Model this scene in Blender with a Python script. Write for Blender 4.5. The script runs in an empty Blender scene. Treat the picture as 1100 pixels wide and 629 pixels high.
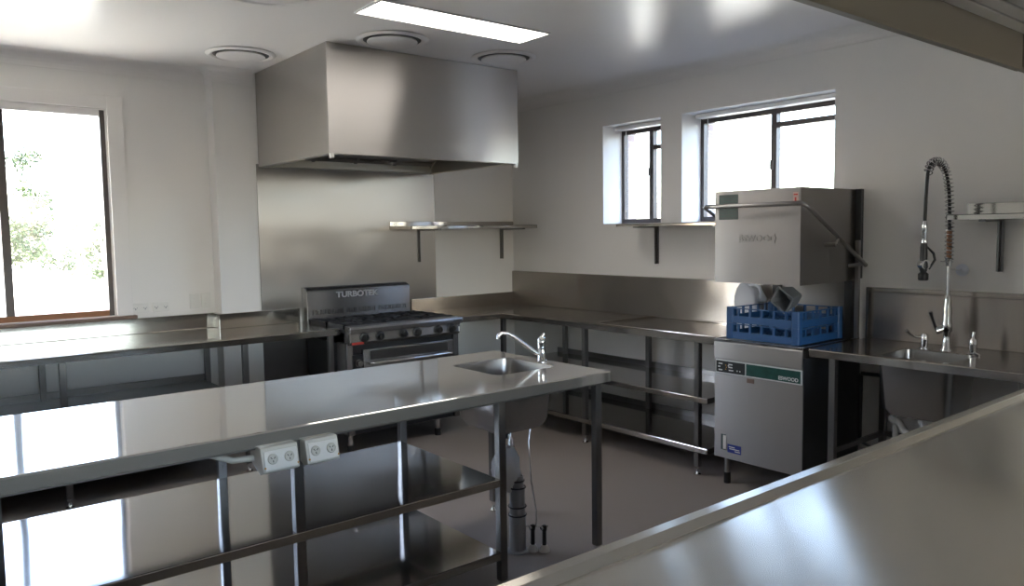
import bpy, bmesh, math, random
from mathutils import Vector, Matrix
random.seed(7)
S = bpy.context.scene
C = S.collection
PI = math.pi

# ------------------------------------------------------------------ camera
CAM = Vector((-4.8562, -5.9999, 1.5986)); YAW, PITCH, ROLL = 0.67801, -0.07745, -0.01446
fw = Vector((math.sin(YAW)*math.cos(PITCH), math.cos(YAW)*math.cos(PITCH), math.sin(PITCH)))
rt = Vector((math.cos(YAW), -math.sin(YAW), 0)); up = rt.cross(fw)
r2 = rt*math.cos(ROLL)+up*math.sin(ROLL); u2 = -rt*math.sin(ROLL)+up*math.cos(ROLL)
cd = bpy.data.cameras.new('camera'); cam = bpy.data.objects.new('camera', cd); C.objects.link(cam)
cd.sensor_width = 36; cd.lens = 834.486/1100*36; cd.clip_start = .05; cd.clip_end = 300
mw = Matrix((r2, u2, -fw)).transposed().to_4x4(); mw.translation = CAM
cam.matrix_world = mw
S.camera = cam

# ------------------------------------------------------------------ world, sun, exposure
S.view_settings.view_transform = 'Standard'; S.view_settings.look = 'None'
S.view_settings.gamma = 1; S.view_settings.use_curve_mapping = False
S.view_settings.exposure = 0.92
w = bpy.data.worlds.new('world'); S.world = w; w.use_nodes = True
nt = w.node_tree; nt.nodes.clear()
sky = nt.nodes.new('ShaderNodeTexSky'); sky.sky_type = 'NISHITA'; sky.sun_disc = False
sky.sun_elevation = math.radians(52); sky.sun_rotation = math.radians(270); sky.dust_density = 2.5
bg = nt.nodes.new('ShaderNodeBackground'); bg.inputs[1].default_value = 2.4
wo = nt.nodes.new('ShaderNodeOutputWorld')
wm = nt.nodes.new('ShaderNodeMixRGB'); wm.blend_type = 'MULTIPLY'; wm.inputs[0].default_value = 1; wm.inputs[2].default_value = (1, .895, .855, 1)
nt.links.new(sky.outputs[0], wm.inputs[1]); nt.links.new(wm.outputs[0], bg.inputs[0]); nt.links.new(bg.outputs[0], wo.inputs[0])
sd = bpy.data.lights.new('sun', 'SUN'); sd.energy = 22; sd.angle = .01; sd.color = (1, .95, .86)
so = bpy.data.objects.new('sun', sd); C.objects.link(so)
so.rotation_euler = Vector((1.0, 0.0, -.95)).to_track_quat('-Z', 'Y').to_euler()   # over the roof from the left

def portal(name, loc, sx, sy, normal):
    l = bpy.data.lights.new(name, 'AREA'); l.shape = 'RECTANGLE'; l.size = sx; l.size_y = sy
    l.cycles.is_portal = True
    o = bpy.data.objects.new(name, l); C.objects.link(o); o.location = loc
    o.rotation_euler = Vector(normal).to_track_quat('-Z', 'Z' if abs(normal[2]) < .5 else 'Y').to_euler()
portal('portal_back', (-4.24, .62, 1.78), 1.7, 1.8, (0, -1, 0))
portal('portal_right_small', (.50, -1.56, 2.08), .9, 1.1, (-1, 0, 0))
portal('portal_right_large', (.50, -2.72, 2.08), 1.5, 1.1, (-1, 0, 0))
portal('portal_hall', (-3.6, -10.45, 1.6), 5.4, 2.1, (0, 1, 0))


# ------------------------------------------------------------------ materials
def srgb(r, g, b):
    f = lambda c: c/12.92 if c <= .04045 else ((c+.055)/1.055)**2.4
    return (f(r/255), f(g/255), f(b/255), 1)
def mat(name, col, rough=.5, metal=0, spec=.5, bump=0, bscale=40, vary=0, vscale=8, stretch=None, emit=None, alpha=None, trans=0, coat=0):
    m = bpy.data.materials.new(name); m.use_nodes = True; n = m.node_tree; p = n.nodes['Principled BSDF']
    p.inputs['Base Color'].default_value = col; p.inputs['Roughness'].default_value = rough
    p.inputs['Metallic'].default_value = metal; p.inputs['Specular IOR Level'].default_value = spec
    p.inputs['Transmission Weight'].default_value = trans; p.inputs['Coat Weight'].default_value = coat
    if emit: p.inputs['Emission Color'].default_value = emit[0]; p.inputs['Emission Strength'].default_value = emit[1]
    if bump or vary:
        tc = n.nodes.new('ShaderNodeTexCoord'); mp = n.nodes.new('ShaderNodeMapping')
        n.links.new(tc.outputs['Object'], mp.inputs[0])
        if stretch: mp.inputs['Scale'].default_value = stretch
    if bump:
        t = n.nodes.new('ShaderNodeTexNoise'); t.inputs['Scale'].default_value = bscale; t.inputs['Detail'].default_value = 2
        b = n.nodes.new('ShaderNodeBump'); b.inputs['Strength'].default_value = 1; b.inputs['Distance'].default_value = bump
        n.links.new(mp.outputs[0], t.inputs[0]); n.links.new(t.outputs[0], b.inputs['Height']); n.links.new(b.outputs[0], p.inputs['Normal'])
    if vary:
        t = n.nodes.new('ShaderNodeTexNoise'); t.inputs['Scale'].default_value = vscale; t.inputs['Detail'].default_value = 4
        r = n.nodes.new('ShaderNodeMixRGB'); r.inputs[1].default_value = tuple(c*(1-vary) for c in col[:3])+(1,)
        r.inputs[2].default_value = tuple(min(1, c*(1+vary)) for c in col[:3])+(1,)
        n.links.new(mp.outputs[0], t.inputs[0]); n.links.new(t.outputs[0], r.inputs[0]); n.links.new(r.outputs[0], p.inputs['Base Color'])
    return m
def steel(name, col=(.56, .545, .515, 1), rough=.2, brush=(1, 1, 1), wav=.0006, wscale=1.6, rvar=.015, tan=None, an=.75, soft=.12):
    """brushed stainless sheet: slow waviness of the sheet + fine stretched grain in the roughness"""
    m = bpy.data.materials.new(name); m.use_nodes = True; n = m.node_tree; p = n.nodes['Principled BSDF']
    p.inputs['Metallic'].default_value = 1; p.inputs['Base Color'].default_value = col
    if tan:
        cx = n.nodes.new('ShaderNodeCombineXYZ')
        for i in range(3): cx.inputs[i].default_value = tan[i]
        n.links.new(cx.outputs[0], p.inputs['Tangent']); p.inputs['Anisotropic'].default_value = an
    tc = n.nodes.new('ShaderNodeTexCoord'); mp = n.nodes.new('ShaderNodeMapping'); mp.inputs['Scale'].default_value = brush
    n.links.new(tc.outputs['Object'], mp.inputs[0])
    g = n.nodes.new('ShaderNodeTexNoise'); g.inputs['Scale'].default_value = 60; g.inputs['Detail'].default_value = 3
    n.links.new(mp.outputs[0], g.inputs[0])
    r = n.nodes.new('ShaderNodeMapRange'); r.inputs['To Min'].default_value = rough-rvar; r.inputs['To Max'].default_value = rough+rvar
    n.links.new(g.outputs[0], r.inputs[0]); n.links.new(r.outputs[0], p.inputs['Roughness'])
    t = n.nodes.new('ShaderNodeTexNoise'); t.inputs['Scale'].default_value = wscale; t.inputs['Detail'].default_value = 1
    b = n.nodes.new('ShaderNodeBump'); b.inputs['Strength'].default_value = 1; b.inputs['Distance'].default_value = wav*10
    n.links.new(tc.outputs['Object'], t.inputs[0]); n.links.new(t.outputs[0], b.inputs['Height']); n.links.new(b.outputs[0], p.inputs['Normal'])
    q = n.nodes.new('ShaderNodeBsdfPrincipled')
    q.inputs['Metallic'].default_value = 1; q.inputs['Base Color'].default_value = col; q.inputs['Roughness'].default_value = .62
    mx = n.nodes.new('ShaderNodeMixShader'); mx.inputs[0].default_value = soft
    out = n.nodes['Material Output']; n.links.new(p.outputs[0], mx.inputs[1]); n.links.new(q.outputs[0], mx.inputs[2]); n.links.new(mx.outputs[0], out.inputs[0])
    return m
M = dict(
    wall=mat('painted_wall', (.84, .815, .78, 1), .55, spec=.3, bump=.0004, bscale=120),
    wallserv=mat('dark_servery_wall', (.16, .15, .14, 1), .5),  # unseen wall under the servery bench, darkened so the island apron reflects dark
    wallhall=mat('hall_wall', (.62, .59, .55, 1), .6, spec=.3),
    trimw=mat('white_trim_paint', (.84, .81, .78, 1), .4),
    ceil=mat('ceiling_paint', (.82, .79, .765, 1), .3, spec=.35, bump=.0002, bscale=90),
    floor=mat('speckled_vinyl_floor', srgb(158, 150, 143), .5, vary=.18, vscale=160, spec=.4),
    beam=mat('beam_shaded_cream', srgb(134, 127, 112), .5),  # cream beam with its shade put into the colour
    shutter=mat('shutter_slats', srgb(205, 200, 186), .4),
    dark=mat('dark_gap', (.02, .02, .02, 1), .6),
    bench=steel('bench_steel', (0.654, 0.632, 0.593, 1), rough=.075, brush=(.4, 8, 1), wav=.00012, wscale=2.0, soft=.22, tan=(.02, 1, .03), an=.6),
    benchl=steel('left_bench_steel', (0.448, 0.424, 0.384, 1), rough=.11, brush=(.4, 8, 1), wav=.0002, wscale=2.0, soft=.03, tan=(.02, 1, .03), an=.3),
    benchr=steel('wall_bench_steel', (0.443, 0.402, 0.361, 1), rough=.12, brush=(8, .4, 1), wav=.0003, wscale=2.2, tan=(.5, .02, 1)),
    serv=steel('servery_steel', (0.63, 0.596, 0.521, 1), rough=.2, an=.88, soft=.2, brush=(.4, 8, 1), wav=.0003, wscale=1.8, tan=(.02, 1, .03)),
    shelf=steel('shelf_steel', (0.459, 0.439, 0.41, 1), rough=.085, soft=.06, brush=(.4, 8, 1), wav=.0002, wscale=1.7, tan=(.02, 1, .03), an=.6),
    splash=steel('splash_steel', (0.326, 0.311, 0.3, 1), rough=.29, rvar=.003, brush=(1, 1, 8), wav=.0006, wscale=2.2, tan=(1, .01, .0), an=1),
    hood=steel('hood_steel', (0.521, 0.5, 0.47, 1), rough=.29, rvar=.003, brush=(.5, .5, 6), wav=.0006, wscale=1.1, tan=(.0, .0, 1), an=1),
    hoodin=steel('hood_lining_glow_steel', (.80, .77, .68, 1), rough=.3, soft=.6),  # same steel made pale cream, the glow inside the hood put into its colour
    splashr=steel('tall_splash_steel', (0.41, 0.373, 0.336, 1), rough=.27, rvar=.002, wav=.0004, wscale=3, tan=(0, .01, 1), an=1),
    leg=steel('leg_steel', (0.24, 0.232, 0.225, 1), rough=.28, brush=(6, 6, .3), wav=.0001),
    dw=steel('dishwasher_steel', (0.344, 0.328, 0.316, 1), rvar=.003, rough=.33, brush=(.5, .5, 8), wav=.0003, tan=(0, .01, 1), an=.9),
    bowl=steel('bowl_steel', (0.344, 0.332, 0.32, 1), rough=.25),
    stove=steel('stove_steel', (0.386, 0.378, 0.374, 1), rough=.25, tan=(0, .01, 1), an=1, wav=.0002),
    chrome=mat('chrome', (.78, .78, .78, 1), .08, metal=1),
    iron=mat('cast_iron', (.018, .018, .02, 1), .5),
    black=mat('black_plastic', (.015, .015, .016, 1), .4),
    blackp=mat('dark_panel', (.03, .03, .032, 1), .35),
    white=mat('white_plastic', (.78, .76, .72, 1), .35),
    cream=mat('grey_cream_plastic', (.62, .6, .54, 1), .4),
    pvc=mat('grey_pipe_plastic', (.36, .36, .37, 1), .35),
    pvcw=mat('white_pipe_plastic', (.6, .58, .54, 1), .4),
    blue=mat('blue_plastic', (.015, .075, .21, 1), .4),
    tub=mat('grey_tub_plastic', (.20, .21, .22, 1), .4),
    jug=mat('milky_plastic', (.75, .78, .85, 1), .4, trans=.25),
    bag=mat('clear_wrap', (.85, .86, .88, 1), .3, trans=.25),
    bronze=mat('bronze_aluminium', (.085, .07, .065, 1), .4, metal=.3),
    rail=mat('timber_brown', (.30, .13, .05, 1), .5),
    sill=mat('brown_sill', (.16, .10, .075, 1), .45),
    brick=None,
    green=mat('green_panel', (.015, .07, .055, 1), .3, vary=.5, vscale=30),
    greend=mat('dark_green_label', (.03, .06, .055, 1), .4),
    label=mat('label_white', (.7, .7, .68, 1), .5),
    labelb=mat('label_blue', (.03, .05, .28, 1), .4),
    red=mat('label_red', (.5, .04, .03, 1), .4),
    orange=mat('lamp_orange', (.6, .3, .05, 1), .4),
    lamp=mat('panel_diffuser', (1, 1, 1, 1), .5, emit=((1, .94, .885, 1), 6)),
    grass=mat('bright_ground', (.62, .60, .50, 1), .9, vary=.15, vscale=3),
    leaf=mat('leaves', (.035, .055, .010, 1), .6, vary=.5, vscale=2),
    bark=mat('bark', (.30, .26, .2, 1), .8),
    springm=mat('spring_wire', (.6, .6, .6, 1), .2, metal=1),
    copper=mat('brown_spring_sleeve', (.30, .14, .07, 1), .5),
)
def brickmat():
    m = bpy.data.materials.new('pale_brick'); m.use_nodes = True; n = m.node_tree; p = n.nodes['Principled BSDF']
    tc = n.nodes.new('ShaderNodeTexCoord'); mp = n.nodes.new('ShaderNodeMapping'); mp.inputs['Rotation'].default_value = (PI/2, 0, 0)
    b = n.nodes.new('ShaderNodeTexBrick'); b.inputs['Scale'].default_value = 4.3
    b.inputs['Color1'].default_value = srgb(205, 185, 175); b.inputs['Color2'].default_value = srgb(190, 165, 155); b.inputs['Mortar'].default_value = srgb(225, 220, 215)
    n.links.new(tc.outputs['Object'], mp.inputs[0]); n.links.new(mp.outputs[0], b.inputs[0]); n.links.new(b.outputs[0], p.inputs['Base Color'])
    p.inputs['Roughness'].default_value = .8
    return m
M['brick'] = brickmat()
def glassmat():
    m = bpy.data.materials.new('window_glass'); m.use_nodes = True; n = m.node_tree; n.nodes.clear()
    o = n.nodes.new('ShaderNodeOutputMaterial'); t = n.nodes.new('ShaderNodeBsdfTransparent'); g = n.nodes.new('ShaderNodeBsdfGlossy')
    t.inputs[0].default_value = (.93, .96, .97, 1); g.inputs['Roughness'].default_value = .02; mx = n.nodes.new('ShaderNodeMixShader'); mx.inputs[0].default_value = .06
    n.links.new(t.outputs[0], mx.inputs[1]); n.links.new(g.outputs[0], mx.inputs[2]); n.links.new(mx.outputs[0], o.inputs[0])
    return m
M['glass'] = glassmat()

# ------------------------------------------------------------------ mesh helpers
class MB:
    def __init__(s): s.v = []; s.f = []; s.sm = []
    def add(s, vs, fs, smooth=False):
        n = len(s.v); s.v += [tuple(v) for v in vs]; s.f += [tuple(i+n for i in f) for f in fs]; s.sm += [smooth]*len(fs); return s
    def box(s, x0, x1, y0, y1, z0, z1):
        if x0 > x1: x0, x1 = x1, x0
        if y0 > y1: y0, y1 = y1, y0
        if z0 > z1: z0, z1 = z1, z0
        return s.add([(x0,y0,z0),(x1,y0,z0),(x1,y1,z0),(x0,y1,z0),(x0,y0,z1),(x1,y0,z1),(x1,y1,z1),(x0,y1,z1)],
                     [(0,3,2,1),(4,5,6,7),(0,1,5,4),(1,2,6,5),(2,3,7,6),(3,0,4,7)])
    def obox(s, c, hx, hy, hz):          # oriented box: centre and three half-vectors
        c, hx, hy, hz = map(Vector, (c, hx, hy, hz)); vs = []
        for k in (-1, 1):
            for a, b in ((-1,-1),(1,-1),(1,1),(-1,1)): vs.append(c+a*hx+b*hy+k*hz)
        return s.add(vs, [(0,3,2,1),(4,5,6,7),(0,1,5,4),(1,2,6,5),(2,3,7,6),(3,0,4,7)])
    def rings(s, rs, cap0=True, cap1=True, smooth=True, closed=False):
        n = len(rs[0]); vs = [p for r in rs for p in r]; fs = []
        for i in range(len(rs)-1+(1 if closed else 0)):
            a = i*n; b = ((i+1) % len(rs))*n
            for j in range(n): k = (j+1) % n; fs.append((a+j, a+k, b+k, b+j))
        s.add(vs, fs, smooth); base = len(s.v)-len(vs)
        if not closed:
            if cap0: s.f.append(tuple(base+j for j in reversed(range(n)))); s.sm.append(False)
            if cap1: s.f.append(tuple(base+(len(rs)-1)*n+j for j in range(n))); s.sm.append(False)
        return s
    def tube(s, pts, r, n=12, closed=False, caps=True):
        pts = [Vector(p) for p in pts]; rr = r if isinstance(r, (list, tuple)) else [r]*len(pts); rs = []; prev = None
        for i, p in enumerate(pts):
            if closed: t = (pts[(i+1) % len(pts)]-pts[i-1]).normalized()
            else: t = (pts[min(i+1, len(pts)-1)]-pts[max(i-1, 0)]).normalized()
            if prev is None: a = t.orthogonal().normalized()
            else: a = (prev-t*prev.dot(t)).normalized()
            prev = a; b = t.cross(a)
            rs.append([p+rr[i]*(math.cos(2*PI*k/n)*a+math.sin(2*PI*k/n)*b) for k in range(n)])
        return s.rings(rs, caps, caps, True, closed)
    def lathe(s, c, prof, n=24, axis=(0, 0, 1)):
        c = Vector(c); ax = Vector(axis).normalized(); a = ax.orthogonal().normalized(); b = ax.cross(a)
        rs = [[c+ax*h+max(r, 1e-5)*(math.cos(2*PI*k/n)*a+math.sin(2*PI*k/n)*b) for k in range(n)] for r, h in prof]
        return s.rings(rs, True, True, True)
    def build(s, name, m, parent=None, bevel=0, seg=2):
        me = bpy.data.meshes.new(name); me.from_pydata(s.v, [], s.f)
        me.polygons.foreach_set('use_smooth', s.sm); me.materials.append(m if not isinstance(m, str) else M[m])
        bm = bmesh.new(); bm.from_mesh(me); bmesh.ops.recalc_face_normals(bm, faces=bm.faces)
        for e in bm.edges:
            if len(e.link_faces) == 2 and e.calc_face_angle(0) > .9: e.smooth = False
        if bevel:
            es = [e for e in bm.edges if len(e.link_faces) == 2 and e.calc_face_angle(0) > .6]
            bmesh.ops.bevel(bm, geom=es, offset=bevel, segments=seg, affect='EDGES', profile=.6, clamp_overlap=True)
        bm.to_mesh(me); bm.free(); me.update()
        o = bpy.data.objects.new(name, me); C.objects.link(o)
        if parent:
            o.parent = parent; me.transform(Matrix.Translation(-wloc(parent)))
        return o
def wloc(o):
    l = Vector(o.location)
    while o.parent: o = o.parent; l += o.location
    return l
def tag(o, label, cat, group=None, kind=None):
    o['label'] = label; o['category'] = cat
    if group: o['group'] = group
    if kind: o['kind'] = kind
    return o
def thing(name, label, cat, loc, group=None):
    o = bpy.data.objects.new(name, None); C.objects.link(o); o.location = loc; o.empty_display_size = .1
    return tag(o, label, cat, group)
def st(o): o['kind'] = 'structure'; return o
def text(body, size, org, xdir, zdir, m, parent, name, ext=.0015, bold=0, squeeze=1):
    cu = bpy.data.curves.new(name, 'FONT'); cu.body = body; cu.size = size; cu.extrude = ext; cu.align_x = 'CENTER'; cu.align_y = 'CENTER'; cu.offset = bold
    t = bpy.data.objects.new(name, cu); C.objects.link(t); bpy.context.view_layer.update()
    me = bpy.data.meshes.new_from_object(t.evaluated_get(bpy.context.evaluated_depsgraph_get()))
    bpy.data.objects.remove(t); x = Vector(xdir).normalized(); z = Vector(zdir).normalized(); n = x.cross(z)
    R = Matrix((x*squeeze, z, n)).transposed().to_4x4(); R.translation = Vector(org)-wloc(parent); me.transform(R)
    me.materials.clear(); me.materials.append(M[m]); o = bpy.data.objects.new(name, me); C.objects.link(o); o.parent = parent
    return o
def rrect(cx, cy, hx, hy, r, z, n=5):
    out = []
    for qx, qy, a0 in ((1, 1, 0), (-1, 1, PI/2), (-1, -1, PI), (1, -1, 1.5*PI)):
        for k in range(n+1):
            a = a0+k*PI/2/n; out.append((cx+qx*(hx-r)+r*math.cos(a), cy+qy*(hy-r)+r*math.sin(a), z))
    return out
def arc(c, r, a0, a1, n, u, v):
    c, u, v = Vector(c), Vector(u), Vector(v)
    return [c+r*(math.cos(a0+(a1-a0)*i/n)*u+math.sin(a0+(a1-a0)*i/n)*v) for i in range(n+1)]

FZ = -0.05      # floor level (bench tops are at 0.90)
CZ = 2.855      # ceiling
# ------------------------------------------------------------------ room shell
XL = -6.2
st(MB().box(-10.2, .40, -10.4, .45, FZ-.12, FZ).build('floor', 'floor'))
st(MB().box(-10.3, .42, -10.4, .45, CZ, CZ+.15).build('ceiling', 'ceil'))
# back wall with the left window opening (window X -4.92..-3.56, Z 1.03..2.515)
WX0, WX1, WZ0, WZ1 = -4.90, -3.575, 1.045, 2.515
b = MB(); b.box(XL-.3, WX0, .15, .45, FZ, CZ).box(WX1, -2.875, .15, .45, FZ, CZ).box(WX0, WX1, .15, .45, FZ, WZ0).box(WX0, WX1, .15, .45, WZ1, CZ)
b.box(-2.875, .55, 0, .45, FZ, CZ)
st(b.build('wall_back', 'wall'))
# right wall, two deep window openings
W2 = (-1.883, -1.244, 1.662, 2.495); W3 = (-3.34, -2.094, 1.662, 2.495)
b = MB()
b.box(0, .30, -1.244, 0, FZ, CZ).box(0, .30, -2.094, -1.883, FZ, CZ).box(0, .30, -5.0, -3.34, FZ, CZ)
for y0, y1, z0, z1 in (W2, W3): b.box(0, .30, y0, y1, FZ, z0).box(0, .30, y0, y1, z1, CZ)
st(b.build('wall_right', 'wall'))
b = MB()
b.box(.30, .42, -1.244, .45, FZ, CZ).box(.30, .42, -2.094, -1.93, FZ, CZ).box(.30, .42, -5.0, -3.38, FZ, CZ)
for y0, y1, z0, z1 in (W2, W3): b.box(.30, .42, y0-.05, y1, FZ, z0).box(.30, .42, y0-.05, y1, z1, CZ)
st(b.build('wall_outside', 'brick'))
st(MB().box(XL-.25, XL, -5.0, .15, FZ, CZ).build('wall_left', 'wall'))
# servery wall: below the bench and above the opening
st(MB().box(XL, -.751, -4.98, -4.87, FZ, .86).build('wall_servery', 'wallserv'))
b = MB(); b.box(XL, 0, -4.845, -4.74, 2.29, CZ).box(-.75, 0, -4.98, -4.74, FZ, 2.29)
st(b.build('wall_front', 'wall'))
st(MB().box(XL, -1.386, -4.860, -4.846, 2.205, 2.42).box(XL, -1.386, -4.866, -4.84, 2.195, 2.207).build('trim_1', 'beam', bevel=.002))
st(MB().box(-1.380, -.75, -4.866, -4.846, 2.195, 2.42).build('trim_2', 'beam', bevel=.002))
# hall on the camera's side of the servery
b = MB(); b.box(-10, .4, -10.4, -10.1, FZ, .75).box(-10, .4, -10.4, -10.1, 2.45, CZ).box(-10, -6.0, -10.4, -10.1, .75, 2.45).box(-1.2, .4, -10.4, -10.1, .75, 2.45)
b.box(-10.3, -10, -10.4, -9.1, FZ, CZ).box(-10.3, -10, -9.1, -4.86, FZ, CZ).box(.3, .42, -10.4, -4.98, FZ, CZ).box(-10, XL, -5.0, -4.86, FZ, CZ).box(0, .3, -4.999, -4.981, FZ, CZ)
st(b.build('wall_hall', 'wallhall'))
# cornices (cove)
def cove(path, name):            # path points with their mitred inward offsets
    c = .085
    prof = [(0, -c-.012), (.008, -c-.012)]+[(c*(1-math.cos(k/6*PI/2))+.008, -c*(1-math.sin(k/6*PI/2))) for k in range(7)]+[(c+.018, 0), (c+.018, .01), (0, .01)]
    b = MB(); b.rings([[(x+nx*q[0], y+ny*q[0], CZ-.001+q[1]) for q in prof] for x, y, nx, ny in path], smooth=False)
    st(b.build(name, 'trimw'))
cove([(XL, .15, 0, -1), (-2.875, .15, -1, -1), (-2.875, 0, -1, -1), (-2.572, 0, 0, -1)], 'trim_3')
cove([(-.92, 0, 0, -1), (0, 0, -1, -1), (0, -4.74, -1, 0)], 'trim_4')

# ---- window 1 (left, back wall): architrave, aluminium sliding sashes, brown sill
def part(bld, name, m, parent, **k): return bld.build(name, m, parent, **k)
w1 = bpy.data.objects.new('window_1', None); C.objects.link(w1); w1.location = (-4.24, .15, 1.03); st(w1)
b = MB(); b.box(WX1, -3.47, .125, .15, 1.03, 2.605).box(-5.005, WX0, .125, .15, 1.03, 2.605).box(WX0, WX1, .125, .15, WZ1, 2.605)
b.box(WX1-.012, WX1, .15, .30, WZ0, WZ1).box(WX0, WX0+.012, .15, .30, WZ0, WZ1).box(WX0, WX1, .15, .30, WZ1-.012, WZ1)
part(b, 'architrave', 'trimw', w1, bevel=.003)
b = MB(); b.box(-5.03, -3.45, .09, .30, 1.015, 1.04); part(b, 'window_sill', 'sill', w1, bevel=.004)
b = MB(); b.box(WX1-.045, WX1-.012, .155, .22, 1.04, WZ1-.012).box(WX0+.012, WX0+.045, .155, .22, 1.04, WZ1-.012)
b.box(-4.245, -4.195, .16, .215, 1.085, WZ1-.055); part(b, 'window_frame', 'bronze', w1, bevel=.002)
b = MB(); b.box(WX0+.045, WX1-.045, .155, .22, WZ1-.055, WZ1-.012); part(b, 'head_rail', 'trimw', w1, bevel=.002)
b = MB(); b.box(WX0+.045, WX1-.045, .155, .225, 1.04, 1.085); part(b, 'bottom_rail', 'rail', w1, bevel=.003)
b = MB(); b.box(-4.195, WX1-.045, .185, .19, 1.085, WZ1-.055).box(WX0+.045, -4.245, .185, .19, 1.085, WZ1-.055); part(b, 'pane', 'glass', w1)
# ---- windows 2 and 3 (right wall)
for i, ((y0, y1, z0, z1), ym, zt) in enumerate(((W2, -1.585, 2.30), (W3, -2.748, 2.352))):
    wn = bpy.data.objects.new('window_%d' % (i+2), None); C.objects.link(wn); wn.location = (.24, y1, z0); st(wn)
    b = MB(); fx0, fx1 = .235, .285; t = .03
    b.box(fx0, fx1, y1-t, y1, z0, z1).box(fx0, fx1, y0, y0+t, z0, z1).box(fx0, fx1, y0+t, y1-t, z0, z0+t+.01).box(fx0, fx1, y0+t, y1-t, z1-.062, z1)
    b.box(fx0-.005, fx1, ym-.022, ym+.022, z0+t, z1-t).box(fx0, fx1, y0+t, ym-.022, zt-.018, zt+.018)
    part(b, 'window_frame', 'bronze', wn, bevel=.002)
    b = MB(); b.box(.262, .266, y0+t, ym-.022, z0+t, z1-t).box(.252, .256, ym+.022, y1-t, z0+t, z1-t); part(b, 'pane', 'glass', wn)
    b = MB(); b.box(.215, .236, ym-.004, ym+.022, 2.03 if i else 2.06, 2.10 if i else 2.13); part(b, 'catch', 'bronze', wn, bevel=.002)
    b = MB(); b.box(.10, .19, y0+.01, y1-.05, z1-.036, z1-.004); part(b, 'blind_headrail', 'trimw', wn, bevel=.006)
    b = MB(); b.tube([(.15, y1-.13, z1-.045), (.15, y1-.13, z0+.1)], .003, 6); part(b, 'blind_cord', 'white', wn)
# unseen hall window, added to bring ambient light in behind the camera
w4 = bpy.data.objects.new('window_4', None); C.objects.link(w4); w4.location = (-4, -10.2, .75); st(w4)
b = MB(); b.box(-6, -1.2, -10.25, -10.2, .75, .81).box(-6, -1.2, -10.25, -10.2, 2.39, 2.45)
for x in (-5.97, -4.8, -3.6, -2.4, -1.23): b.box(x-.03, x+.03, -10.25, -10.2, .81, 2.39)
part(b, 'window_frame', 'bronze', w4); part(MB().box(-5.94, -1.26, -10.23, -10.225, .81, 2.39), 'pane', 'glass', w4)

# ------------------------------------------------------------------ outside
tag(MB().box(-60, 60, .6, 70, FZ-.6, FZ-.4).build('yard', 'grass'), 'bright sunlit open ground beyond the left window', 'ground')['kind'] = 'structure'
def tree(x, y, h, r, n, label, z0=FZ-.4, crown=.62):
    t = thing('tree', label, 'tree', (x, y, z0), 'trees beyond the left window')
    b = MB(); b.tube([(x, y, z0), (x+.05, y, z0+h*.4), (x-.05, y+.05, z0+h*.75)], [.10, .07, .03], 8)
    for k in range(6):
        a = k*1.05; b.tube([(x, y, z0+h*(.3+.07*k)), (x+r*.7*math.cos(a), y+r*.7*math.sin(a), z0+h*(.5+.07*k))], [.03, .01], 6)
    part(b, 'trunk', 'bark', t)
    b = MB()
    cl = [(random.uniform(-.8, .8)*r, random.uniform(-.8, .8)*r, z0+h*random.uniform(1-crown, .95)) for _ in range(14)]
    for k in range(n):
        c = random.choice(cl); p = Vector((x+c[0], y+c[1], c[2]))+Vector([random.gauss(0, .22*r) for _ in range(3)])
        a = Vector([random.gauss(0, 1) for _ in range(3)]).normalized(); q = a.orthogonal().normalized(); L = random.uniform(.08, .16)
        b.add([p, p+a*L*.5+q*L*.22, p+a*L, p+a*L*.5-q*L*.22], [(0, 1, 2, 3)])
    part(b, 'foliage', 'leaf', t)
tree(-2.3, 14.0, 4.1, .5, 1700, 'tall loose-crowned tree beside the window mullion outside')
tree(-1.15, 18.5, 3.3, .6, 800, 'low bushy tree in the middle of the left window view')
tree(-.30, 17.0, 2.75, .42, 900, 'rounded green tree at the right edge of the left window view')

# ------------------------------------------------------------------ bench building blocks
def leg(parent, x, y, ztop, w=.038, foot='chrome', z0=FZ):
    h = w/2
    l = MB().box(x-h, x+h, y-h, y+h, z0+.06, ztop).build('leg', 'leg', parent, bevel=.003)
    b = MB(); b.lathe((x, y, z0), [(.024, 0), (.026, .008), (.018, .014), (.012, .02), (.012, .045), (.019, .048), (.019, .0605)], 16)
    b.build('foot', foot, l)
    return l
def slab_with_hole(b, x0, x1, y0, y1, z0, z1, hole):
    hx0, hx1, hy0, hy1 = hole
    b.box(x0, hx0, y0, y1, z0, z1).box(hx1, x1, y0, y1, z0, z1).box(hx0, hx1, y0, hy0, z0, z1).box(hx0, hx1, hy1, y1, z0, z1)
def top_mesh(x0, x1, y0, y1, z, ap=.05, hole=None, t=.004, bev=.006):
    """folded sheet top: one continuous skin with turned-down aprons, optionally with a rounded hole"""
    n = 5
    outer = rrect((x0+x1)/2, (y0+y1)/2, (x1-x0)/2, (y1-y0)/2, .004, 0, n)
    def ring(d, zz): return [(min(max(px, x0+d), x1-d), min(max(py, y0+d), y1-d), zz) for px, py, _ in outer]
    b = MB()
    rs = [ring(.012, z-ap), ring(0, z-ap), ring(0, z-bev), ring(bev*.3, z-bev*.3), ring(bev, z)]
    if hole:
        hx0, hx1, hy0, hy1 = hole
        def hr(d, zz): return rrect((hx0+hx1)/2, (hy0+hy1)/2, (hx1-hx0)/2+d, (hy1-hy0)/2+d, .05, zz, n)
        rs += [hr(.008, z), hr(0, z-.004), hr(0, z-t-.006)]
        b.rings(rs, False, False, smooth=False)
    else: b.rings(rs, False, True, smooth=False)
    return b
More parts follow.
